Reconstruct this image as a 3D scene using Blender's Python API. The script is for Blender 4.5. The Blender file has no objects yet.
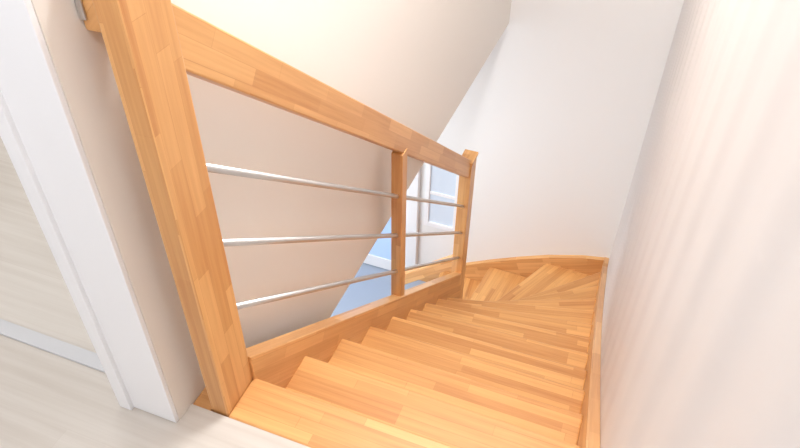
import bpy, bmesh, math
from mathutils import Vector, Matrix

S = bpy.context.scene
S.view_settings.view_transform = 'Standard'
COL = S.collection

def lin(c):
    c = c/255.0
    return c/12.92 if c <= 0.04045 else ((c+0.055)/1.055)**2.4
def rgb(r, g, b): return (lin(r), lin(g), lin(b), 1.0)

# ---------------------------------------------------------------- materials
def new_mat(name):
    m = bpy.data.materials.new(name); m.use_nodes = True
    nt = m.node_tree
    return m, nt, nt.nodes['Principled BSDF']

def paint(name, c, rough=0.6, bump=0.05, scale=180, ribs=0.0):
    m, nt, b = new_mat(name)
    tc = nt.nodes.new('ShaderNodeTexCoord')
    n = nt.nodes.new('ShaderNodeTexNoise'); n.inputs['Scale'].default_value = scale
    n.inputs['Detail'].default_value = 4
    nt.links.new(tc.outputs['Object'], n.inputs['Vector'])
    bp = nt.nodes.new('ShaderNodeBump'); bp.inputs['Strength'].default_value = bump
    bp.inputs['Distance'].default_value = 0.002
    nt.links.new(n.outputs['Fac'], bp.inputs['Height'])
    nt.links.new(bp.outputs['Normal'], b.inputs['Normal'])
    if ribs > 0:   # gentle vertical undulation of the plaster
        wv = nt.nodes.new('ShaderNodeTexWave'); wv.wave_type = 'BANDS'; wv.bands_direction = 'Y'
        wv.inputs['Scale'].default_value = 1.5; wv.inputs['Distortion'].default_value = 1.2
        wv.inputs['Detail'].default_value = 1.0; wv.inputs['Detail Scale'].default_value = 0.6
        mp = nt.nodes.new('ShaderNodeMapping'); mp.inputs['Scale'].default_value = (1, 1, 0.12)
        nt.links.new(tc.outputs['Object'], mp.inputs['Vector'])
        nt.links.new(mp.outputs['Vector'], wv.inputs['Vector'])
        b2 = nt.nodes.new('ShaderNodeBump'); b2.inputs['Strength'].default_value = 1.0
        b2.inputs['Distance'].default_value = ribs
        nt.links.new(wv.outputs['Fac'], b2.inputs['Height'])
        nt.links.new(b2.outputs['Normal'], bp.inputs['Normal'])
    b.inputs['Base Color'].default_value = c
    b.inputs['Roughness'].default_value = rough
    return m

def wood(name, c1, c2, row=0.042, length=0.34, rough=0.28, gsc=1.0, lam=0.5, coat=0.12):
    m, nt, b = new_mat(name)
    L = nt.links
    uv = nt.nodes.new('ShaderNodeUVMap'); uv.uv_map = 'UVMap'
    br = nt.nodes.new('ShaderNodeTexBrick')
    br.offset = 0.37; br.offset_frequency = 3; br.squash = 0.8; br.squash_frequency = 2
    br.inputs['Color1'].default_value = (0, 0, 0, 1)
    br.inputs['Color2'].default_value = (1, 1, 1, 1)
    br.inputs['Mortar'].default_value = (0.0, 0.0, 0.0, 1)
    br.inputs['Scale'].default_value = 1.0
    br.inputs['Mortar Size'].default_value = 0.0007
    br.inputs['Mortar Smooth'].default_value = 0.3
    br.inputs['Brick Width'].default_value = length
    br.inputs['Row Height'].default_value = row
    L.new(uv.outputs['UV'], br.inputs['Vector'])
    mp = nt.nodes.new('ShaderNodeMapping'); mp.inputs['Scale'].default_value = (3*gsc, 90*gsc, 1)
    L.new(uv.outputs['UV'], mp.inputs['Vector'])
    n = nt.nodes.new('ShaderNodeTexNoise'); n.inputs['Scale'].default_value = 1.0
    n.inputs['Detail'].default_value = 5; n.inputs['Roughness'].default_value = 0.6
    L.new(mp.outputs['Vector'], n.inputs['Vector'])
    bw = nt.nodes.new('ShaderNodeMath'); bw.operation = 'MULTIPLY'
    L.new(br.outputs['Color'], bw.inputs[0]); bw.inputs[1].default_value = lam
    a = nt.nodes.new('ShaderNodeMath'); a.operation = 'MULTIPLY_ADD'
    L.new(n.outputs['Fac'], a.inputs[0]); a.inputs[1].default_value = 0.8
    L.new(bw.outputs[0], a.inputs[2])
    r = nt.nodes.new('ShaderNodeValToRGB')
    r.color_ramp.elements[0].position = 0.15; r.color_ramp.elements[0].color = c1
    r.color_ramp.elements[1].position = 1.0; r.color_ramp.elements[1].color = c2
    L.new(a.outputs[0], r.inputs['Fac'])
    L.new(r.outputs['Color'], b.inputs['Base Color'])
    b.inputs['Roughness'].default_value = rough
    b.inputs['Coat Weight'].default_value = coat
    b.inputs['Coat Roughness'].default_value = 0.3
    bp = nt.nodes.new('ShaderNodeBump'); bp.inputs['Strength'].default_value = 0.06
    bp.inputs['Distance'].default_value = 0.001
    L.new(n.outputs['Fac'], bp.inputs['Height']); L.new(bp.outputs['Normal'], b.inputs['Normal'])
    return m

def simple(name, c, rough=0.5, metal=0.0, emit=None, es=0, var=0.03, sc=12):
    m, nt, b = new_mat(name)
    tc = nt.nodes.new('ShaderNodeTexCoord')
    n = nt.nodes.new('ShaderNodeTexNoise'); n.inputs['Scale'].default_value = sc
    nt.links.new(tc.outputs['Object'], n.inputs['Vector'])
    mr = nt.nodes.new('ShaderNodeMapRange')
    mr.inputs['To Min'].default_value = max(0, rough-var); mr.inputs['To Max'].default_value = rough+var
    nt.links.new(n.outputs['Fac'], mr.inputs['Value']); nt.links.new(mr.outputs['Result'], b.inputs['Roughness'])
    b.inputs['Base Color'].default_value = c
    b.inputs['Metallic'].default_value = metal
    if emit:
        b.inputs['Emission Color'].default_value = emit; b.inputs['Emission Strength'].default_value = es
    return m

M_wall_w = paint('wall_white_paint', rgb(244, 244, 243))
M_wall_b = paint('wall_cream_paint', rgb(243, 237, 229))
M_wall_r = paint('wall_right_paint', rgb(228, 223, 221), rough=0.5, ribs=0.013)
M_ceil = paint('ceiling_paint', rgb(244, 244, 244))
M_trim = paint('trim_white_lacquer', rgb(248, 248, 250), rough=0.35, bump=0.01)
M_wood = wood('beech_block', rgb(194, 128, 70), rgb(238, 186, 124), row=0.035, lam=0.5, rough=0.36)
M_tread = wood('beech_tread', rgb(188, 120, 62), rgb(238, 182, 114), row=0.032, length=0.5, rough=0.38, lam=0.5)
M_lam = wood('pale_laminate', rgb(200, 189, 177), rgb(232, 226, 218), row=0.19, length=1.3, rough=0.45, gsc=0.5, lam=0.4, coat=0.0)
M_steel = simple('brushed_steel', rgb(206, 205, 204), 0.34, 0.95, var=0.005, sc=2)
M_hall = simple('hall_floor_blue_grey', rgb(166, 178, 196), 0.5)
M_glass = simple('frosted_blue_glass', rgb(160, 182, 212), 0.3, 0.0, rgb(165, 192, 232), 0.55)  # emission added to the glass to lift the dim hall
M_pane = simple('pale_window_pane', rgb(200, 210, 222), 0.3, 0.0, rgb(215, 228, 245), 0.2)  # faint emission added so the pane looks luminous
M_thr = simple('threshold_aluminium_light', rgb(214, 214, 216), 0.5)
M_winglow = simple('added_window_glow', rgb(230, 240, 255), 0.5, 0.0, rgb(240, 244, 255), 1.0)  # glow for the added window, out of view

# ---------------------------------------------------------------- geometry
def empty(name):
    e = bpy.data.objects.new(name, None); COL.objects.link(e); return e

def mesh_obj(name, verts, faces, mat, ldir=(1, 0, 0), parent=None, bevel=0.0, seg=2, uvoff=(0, 0)):
    me = bpy.data.meshes.new(name)
    bm = bmesh.new()
    vs = [bm.verts.new(v) for v in verts]
    for f in faces: bm.faces.new([vs[i] for i in f])
    bmesh.ops.recalc_face_normals(bm, faces=bm.faces)
    if bevel > 0:
        bmesh.ops.bevel(bm, geom=list(bm.edges), offset=bevel, segments=seg, profile=0.5, affect='EDGES', clamp_overlap=True)
    uvl = bm.loops.layers.uv.new('UVMap')
    L = Vector(ldir).normalized()
    for f in bm.faces:
        n = f.normal
        if abs(n.dot(L)) > 0.9:
            a = n.orthogonal().normalized(); b = n.cross(a)
        else:
            b = n.cross(L).normalized(); a = L
            if (b.x+b.y*1.1+b.z*1.3) < 0: b = -b
        for lp in f.loops:
            co = lp.vert.co
            lp[uvl].uv = (co.dot(a)+uvoff[0], co.dot(b)+uvoff[1])
    bm.to_mesh(me); bm.free()
    me.materials.append(mat)
    o = bpy.data.objects.new(name, me); COL.objects.link(o)
    if parent: o.parent = parent
    return o

def box(name, lo, hi, mat, parent=None, bevel=0.0, ldir=(1, 0, 0), uvoff=(0, 0)):
    x0, y0, z0 = lo; x1, y1, z1 = hi
    v = [(x0,y0,z0),(x1,y0,z0),(x1,y1,z0),(x0,y1,z0),(x0,y0,z1),(x1,y0,z1),(x1,y1,z1),(x0,y1,z1)]
    f = [(0,3,2,1),(4,5,6,7),(0,1,5,4),(1,2,6,5),(2,3,7,6),(3,0,4,7)]
    return mesh_obj(name, v, f, mat, ldir, parent, bevel, uvoff=uvoff)

def prism(name, pts, vec, mat, ldir=(1, 0, 0), parent=None, bevel=0.0, uvoff=(0, 0)):
    n = len(pts); vec = Vector(vec)
    v = [Vector(p) for p in pts] + [Vector(p)+vec for p in pts]
    f = [tuple(range(n)), tuple(range(2*n-1, n-1, -1))]
    for i in range(n):
        j = (i+1) % n; f.append((i, j, n+j, n+i))
    return mesh_obj(name, v, f, mat, ldir, parent, bevel, uvoff=uvoff)

def cyl(name, p0, p1, r, mat, parent=None, seg=24):
    p0 = Vector(p0); p1 = Vector(p1); d = (p1-p0).normalized()
    a = d.orthogonal().normalized(); b = d.cross(a)
    v = []
    for p in (p0, p1):
        for i in range(seg):
            t = 2*math.pi*i/seg
            v.append(p + a*math.cos(t)*r + b*math.sin(t)*r)
    f = [tuple(range(seg))[::-1], tuple(range(seg, 2*seg))]
    for i in range(seg):
        j = (i+1) % seg; f.append((i, j, seg+j, seg+i))
    o = mesh_obj(name, v, f, mat, d, parent)
    for p in o.data.polygons: p.use_smooth = len(p.vertices) == 4
    return o

# key dimensions ------------------------------------------------------------
XR = 0.133      # right wall face
XL = -0.81      # left (cream) wall face
YF = 3.97       # far wall face
YD = 0.687      # door wall face
ZB = -0.45      # bottom of upper slab
ZH = -2.85      # hall floor
ZC = 2.5
YB = -1.7
XW = -3.0
RH = 0.19       # riser
# ---------------------------------------------------------------- room shell
box('floor', (XW, YB, -0.02), (XR, 0.735, 0.0), M_lam, ldir=(1, 0, 0))
box('floor_slab', (XW, YB, ZB), (XR, 0.735, -0.02), M_wall_w)
box('floor_bedroom', (XW, 0.735, ZB), (XL-0.12, YF, 0.0), M_lam, ldir=(1, 0, 0))
box('floor_hall', (XW, -0.2, ZH-0.05), (XR, YF, ZH), M_hall)
box('wall_right', (XR, YB, ZH), (XR+0.12, YF+0.12, ZC), M_wall_r)
box('wall_far', (XW-.12, YF, ZH), (XR, YF+0.12, ZC), M_wall_w)
box('wall_stairwell', (XL-0.12, YD, ZB), (XL, YF, ZC), M_wall_b)
box('wall_back', (XW, YB-0.12, ZB), (XR+0.12, YB, ZC), M_wall_w)
box('wall_left', (XW-0.12, YB-0.12, ZH), (XW, YF, ZC), M_wall_w)
box('wall_hall_back', (XW, -0.3, ZH), (XR, -0.2, ZB), M_wall_w)
box('ceiling', (XW-0.12, YB-0.12, ZC), (XR+0.12, YF+0.12, ZC+0.1), M_ceil)
box('wall_door', (XW, YD, 0), (-1.86, YD+0.12, ZC), M_wall_w)
box('wall_door_lintel', (-1.86, YD, 2.08), (XL-0.12, YD+0.12, ZC), M_wall_w)
door = empty('door_frame')
box('casing_right', (-0.934, YD-0.012, 0.002), (XL-0.001, YD, 2.14), M_trim, door, 0.002)
box('jamb_right', (-0.965, YD-0.022, 0.001), (-0.931, YD+0.13, 2.08), M_trim, door, 0.002)
box('stop_right', (-0.978, YD+0.05, 0.001), (-0.965, YD+0.085, 2.08), M_trim, door, 0.002)
box('jamb_left', (-1.86, YD-0.022, 0.001), (-1.82, YD+0.13, 2.08), M_trim, door, 0.002)
box('head', (-1.86, YD-0.022, 2.08), (-0.931, YD+0.13, 2.12), M_trim, door, 0.002)
box('threshold', (-1.82, YD+0.045, 0.0), (-0.965, YD+0.085, 0.006), M_thr, door, 0.001)

# hall: glazed entrance door on the far wall
ed = empty('entrance_door')
yy = YF-0.03
box('frame_right', (-1.42, yy-0.02, ZH), (-1.34, YF-.001, -0.75), M_trim, ed, 0.003)
box('frame_left', (-2.36, yy-0.02, ZH), (-2.28, YF-.001, -0.75), M_trim, ed, 0.003)
box('frame_top', (-2.28, yy-0.02, -0.83), (-1.42, YF-.001, -0.75), M_trim, ed, 0.003)
box('leaf_bottom_rail', (-2.28, yy, ZH+0.01), (-1.42, YF-.001, ZH+0.13), M_trim, ed, 0.003)
box('leaf_stile', (-1.50, yy, ZH+0.13), (-1.42, YF-.001, -0.83), M_trim, ed, 0.003)
box('leaf_stile_left', (-2.28, yy, ZH+0.13), (-2.20, YF-.001, -0.83), M_trim, ed, 0.003)
box('glass', (-2.20, yy+0.008, ZH+0.13), (-1.50, YF-.001, -0.83), M_glass, ed)
cyl('handle', (-1.46, yy-0.045, -1.82), (-1.58, yy-0.045, -1.82), 0.009, M_steel, ed)
cyl('handle_neck', (-1.46, yy, -1.82), (-1.46, yy-0.05, -1.82), 0.009, M_steel, ed)

w2 = empty('window_2')
wx0, wx1, wz0, wz1 = -1.29, -1.02, -2.22, -1.56
for n_, lo_, hi_ in (('left', (wx0, yy, wz0), (wx0+.035, YF-.001, wz1)), ('right', (wx1-.035, yy, wz0), (wx1, YF-.001, wz1)),
                     ('bottom', (wx0+.035, yy, wz0), (wx1-.035, YF-.001, wz0+.04)), ('top', (wx0+.035, yy, wz1-.04), (wx1-.035, YF-.001, wz1)),
                     ('bar', (wx0+.035, yy+.005, -1.90), (wx1-.035, YF-.001, -1.875))):
    box('frame_'+n_, lo_, hi_, M_trim, w2, 0.003)
box('pane', (wx0+.03, YF-.012, wz0+.03), (wx1-.03, YF-.001, wz1-.03), M_pane, w2)

# ---------------------------------------------------------------- staircase
st = empty('staircase')
IX = -0.705; OX = 0.10; OYF = YF-0.033
inner = [(IX, .86), (IX,1.095), (IX,1.33), (IX,1.562), (IX,1.79), (IX,2.015), (IX,2.24), (IX,2.455), (IX,2.65),
         (IX,2.80), (IX,2.915), (IX,3.00), (IX-0.03,3.045), (IX-0.13,3.05), (IX-0.36,3.05)]
outer = [(OX, .86), (OX,1.095), (OX,1.33), (OX,1.567), (OX,1.81), (OX,2.055), (OX,2.31), (OX,2.58), (OX,2.86),
         (OX,3.15), (OX,3.46), (OX,3.80), (-0.30,OYF), (-0.72,OYF), (-1.12,OYF)]
def shift(i, d):
    """nosing line i moved up-stair by d"""
    a = Vector((*inner[i], 0)); b = Vector((*outer[i], 0))
    t = (b-a).normalized(); back = Vector((t.y, -t.x, 0))
    return a+back*d, b+back*d
box('landing_nosing', (-0.711, .735, -0.04), (XR-0.002, .86, 0.0), M_tread, st, 0.006)
box('landing_filler', (XL+0.001, .735, -0.2), (-0.759, .86, -0.004), M_wood, st, 0.001)
for i in range(1, 15):
    z = -RH*i
    a0, b0 = shift(i-1, 0.03)
    a1, b1 = Vector((*inner[i], 0)), Vector((*outer[i], 0))
    pts = [a0, b0]
    if i == 12: pts.append(Vector((OX, OYF, 0)))
    pts += [b1, a1]
    pts = [Vector((p.x, p.y, z)) for p in pts]
    l = (b1-a1).normalized()
    prism('tread_%d' % i, pts, (0, 0, -0.038), M_tread, l, st, 0.006, uvoff=(i*0.377, i*0.113))
for i in range(0, 15):
    a, b = shift(i, 0.028)
    zt = -RH*i-0.038; zb = -RH*(i+1)
    l = (b-a).normalized(); back = Vector((l.y, -l.x, 0))*0.018
    pts = [(a.x,a.y,zb),(b.x,b.y,zb),(b.x,b.y,zt),(a.x,a.y,zt)]
    prism('riser_%d' % (i+1), pts, back, M_tread, l, st, uvoff=(i*0.21, 0.02))

# inner (left) string
sl = RH/0.235
def zl(y): return 0.075-sl*(y-0.87)
y0, y1 = 0.853, 2.95
prism('string_left', [(-0.748,y0,zl(y0)),(-0.748,y1,zl(y1)),(-0.748,y1,zl(y1)-0.36),(-0.748,y0,zl(y0)-0.36)],
      (0.045,0,0), M_wood, (0,1,-sl), st, 0.003)
# outer (right) string along wall
def path_z(i): return -RH*i + 0.085
top = [(0.735, 0.085), (0.86, 0.085)] + [(outer[i][1], path_z(i)) for i in range(1, 11)] + [(3.80, -2.035)]
corner_z = -2.10
top.append((YF-0.001, corner_z))
bot = [(y, z-0.34) for y, z in top[::-1]]
prism('string_right', [(XR-0.034, y, z) for y, z in top+bot], (0.033,0,0), M_wood, (0,1,-sl), st, 0.0)
# string on far wall
far = [(XR-0.034, corner_z-0.005), (-0.05, -2.135), (-0.30, -2.22), (-0.50, -2.31), (-0.72, -2.42), (-0.92, -2.53), (-1.12, -2.63), (-1.32, ZH+0.05)]
bot = [(x, max(z-0.36, ZH+.001)) for x, z in far[::-1]]
prism('string_far', [(x, YF-0.035, z) for x, z in far+bot], (0,0.034,0), M_wood, (1,0,0.4), st, 0.0)
prism('string_lower', [(-0.765,3.0,-1.72),(-1.22,3.0,-2.58),(-1.22,3.0,ZH+.001),(-1.05,3.0,ZH+.001),(-0.765,3.0,-2.25)],
      (0,0.04,0), M_wood, (-1,0,-1.6), st, 0.002)

# ---------------------------------------------------------------- balustrade
ba = empty('stair_balustrade')
box('newel', (-0.758, .740, -0.16), (-0.711, .856, 1.10), M_wood, ba, 0.004, (0,0,1), uvoff=(0.1, 0.012))
def rail(name, x0, x1, ya, za, yb, zb_, h, mat):
    return prism(name, [(x0,ya,za),(x0,yb,zb_),(x0,yb,zb_+h),(x0,ya,za+h)], (x1-x0,0,0), mat, (0,yb-ya,zb_-za), ba, 0.004)
tan = 0.829
rail('handrail', -0.754, -0.714, 0.85, 0.862, 2.955, 0.862-tan*2.105, 0.122, M_wood)
box('rail_return', (XL+0.001, .762, 0.955), (-0.757, .83, 1.09), M_wood, ba, 0.004, (0,1,0))
box('rail_fixing_plate', (XL+0.001, .757, 0.975), (-0.796, .7615, 1.08), M_steel, ba, 0.002)
ym = 1.90
box('mid_post', (-0.756, ym, zl(ym)-0.06), (-0.711, ym+0.05, 0.862-tan*(ym+0.05-0.85)+0.03), M_wood, ba, 0.003, (0,0,1))
ye0, ye1 = 2.93, 3.03
x0, x1 = -0.770, -0.705
prof = [(ye0, ZH+.001), (ye1, ZH+.001), (ye1, -0.775), (ye0+0.02, -0.775), (ye0, -0.795)]
prism('end_post', [(x0,y,z) for y,z in prof], (x1-x0,0,0), M_wood, (0,0,1), ba, 0.004)
box('end_post_cap', (x0-0.006, ye0-0.006, -0.775), (x1+0.006, ye1+0.006, -0.755), M_wood, ba, 0.004, (0,1,0))
for k, z in enumerate((0.655, 0.456, 0.255)):
    cyl('rod_%d' % (k+1), (-0.733, 0.852, z), (-0.733, 2.94, z-tan*(2.94-0.854)), 0.0085, M_steel, ba)
# lower-run guard rail, going left from the end post
prism('lower_handrail', [(-0.765,2.96,-1.50),(-1.12,2.96,-1.80),(-1.12,2.96,-1.90),(-0.765,2.96,-1.60)],
      (0,0.04,0), M_wood, (-1,0,-.75), ba, 0.003)
box('lower_post', (-1.15, 2.95, ZH+0.001), (-1.10, 3.00, -1.77), M_wood, ba, 0.003, (0,0,1))

# ---------------------------------------------------------------- unseen window behind the camera, added to carry the fill light
w = empty('added_window')
box('pane', (-2.2, YB+0.001, 0.9), (-0.5, YB+0.01, 2.2), M_winglow, w)
for n_, lo_, hi_ in (('left', (-2.26,YB+.001,.84), (-2.2,YB+.05,2.26)), ('right', (-.5,YB+.001,.84), (-.44,YB+.05,2.26)),
                     ('bottom', (-2.2,YB+.001,.84), (-.5,YB+.05,.9)), ('top', (-2.2,YB+.001,2.2), (-.5,YB+.05,2.26)),
                     ('mullion', (-1.38,YB+.001,.9), (-1.32,YB+.05,2.2))):
    box('frame_'+n_, lo_, hi_, M_trim, w, 0.003)

# ---------------------------------------------------------------- lights
def area(name, loc, target, sx, sy, power, color):
    l = bpy.data.lights.new(name, 'AREA'); l.shape = 'RECTANGLE'; l.size = sx; l.size_y = sy
    l.energy = power; l.color = color
    o = bpy.data.objects.new(name, l); COL.objects.link(o)
    o.location = loc
    o.rotation_euler = (Vector(target)-Vector(loc)).to_track_quat('-Z', 'Y').to_euler()
    return o
area('window_fill', (-1.35, YB+0.12, 1.55), (-0.5, 3.0, 0.2), 1.7, 1.3, 13, (0.99, 0.99, 1.0))  # added fill in front of the unseen window
area('landing_fill', (-0.38, -0.1, ZC-0.08), (-0.60, 3.8, 0.0), 0.35, 0.35, 17, (0.99, 0.99, 1.0))  # unseen fill above the landing, added to throw nosing shadows
area('stairwell_fill', (-0.24, 1.75, ZC-0.05), (-0.45, 3.5, -1.5), 0.45, 0.6, 60, (0.99, 0.99, 1.0))  # no fitting here: unseen fill added to brighten walls and far end
area('bedroom_fill', (-2.0, 2.2, ZC-0.05), (-2.0, 2.2, 0), 1.4, 1.4, 22, (0.99, 0.99, 1.0))  # added overhead fill, lifts the floor beyond the doorway
area('hall_fill', (-2.1, 2.3, ZB-0.05), (-2.2, 2.6, ZH), 1.0, 1.2, 70, (0.93, 0.97, 1.0))  # unseen fill under the slab, added to raise the hall's ambient
wd = bpy.data.worlds.new('World'); S.world = wd; wd.use_nodes = True
wd.node_tree.nodes['Background'].inputs['Color'].default_value = (0.9, 0.95, 1, 1)
wd.node_tree.nodes['Background'].inputs['Strength'].default_value = 0.5

# ---------------------------------------------------------------- camera
f = 700.0
d = Vector((-10, 791, 700)).normalized()           # world down in (right, down, fwd)
u = Vector((362.5, -620, 700)); u = (u - d*u.dot(d)).normalized()
r = d.cross(u)
Rm = Matrix(((r.x, -r.y, -r.z), (u.x, -u.y, -u.z), (-d.x, d.y, d.z)))
cam = bpy.data.cameras.new('camera'); co = bpy.data.objects.new('camera', cam); COL.objects.link(co)
cam.sensor_width = 36; cam.lens = f/800*36; cam.clip_start = 0.02
co.matrix_world = Matrix.Translation((0, 0, 1.45)) @ Rm.to_4x4()
S.camera = co
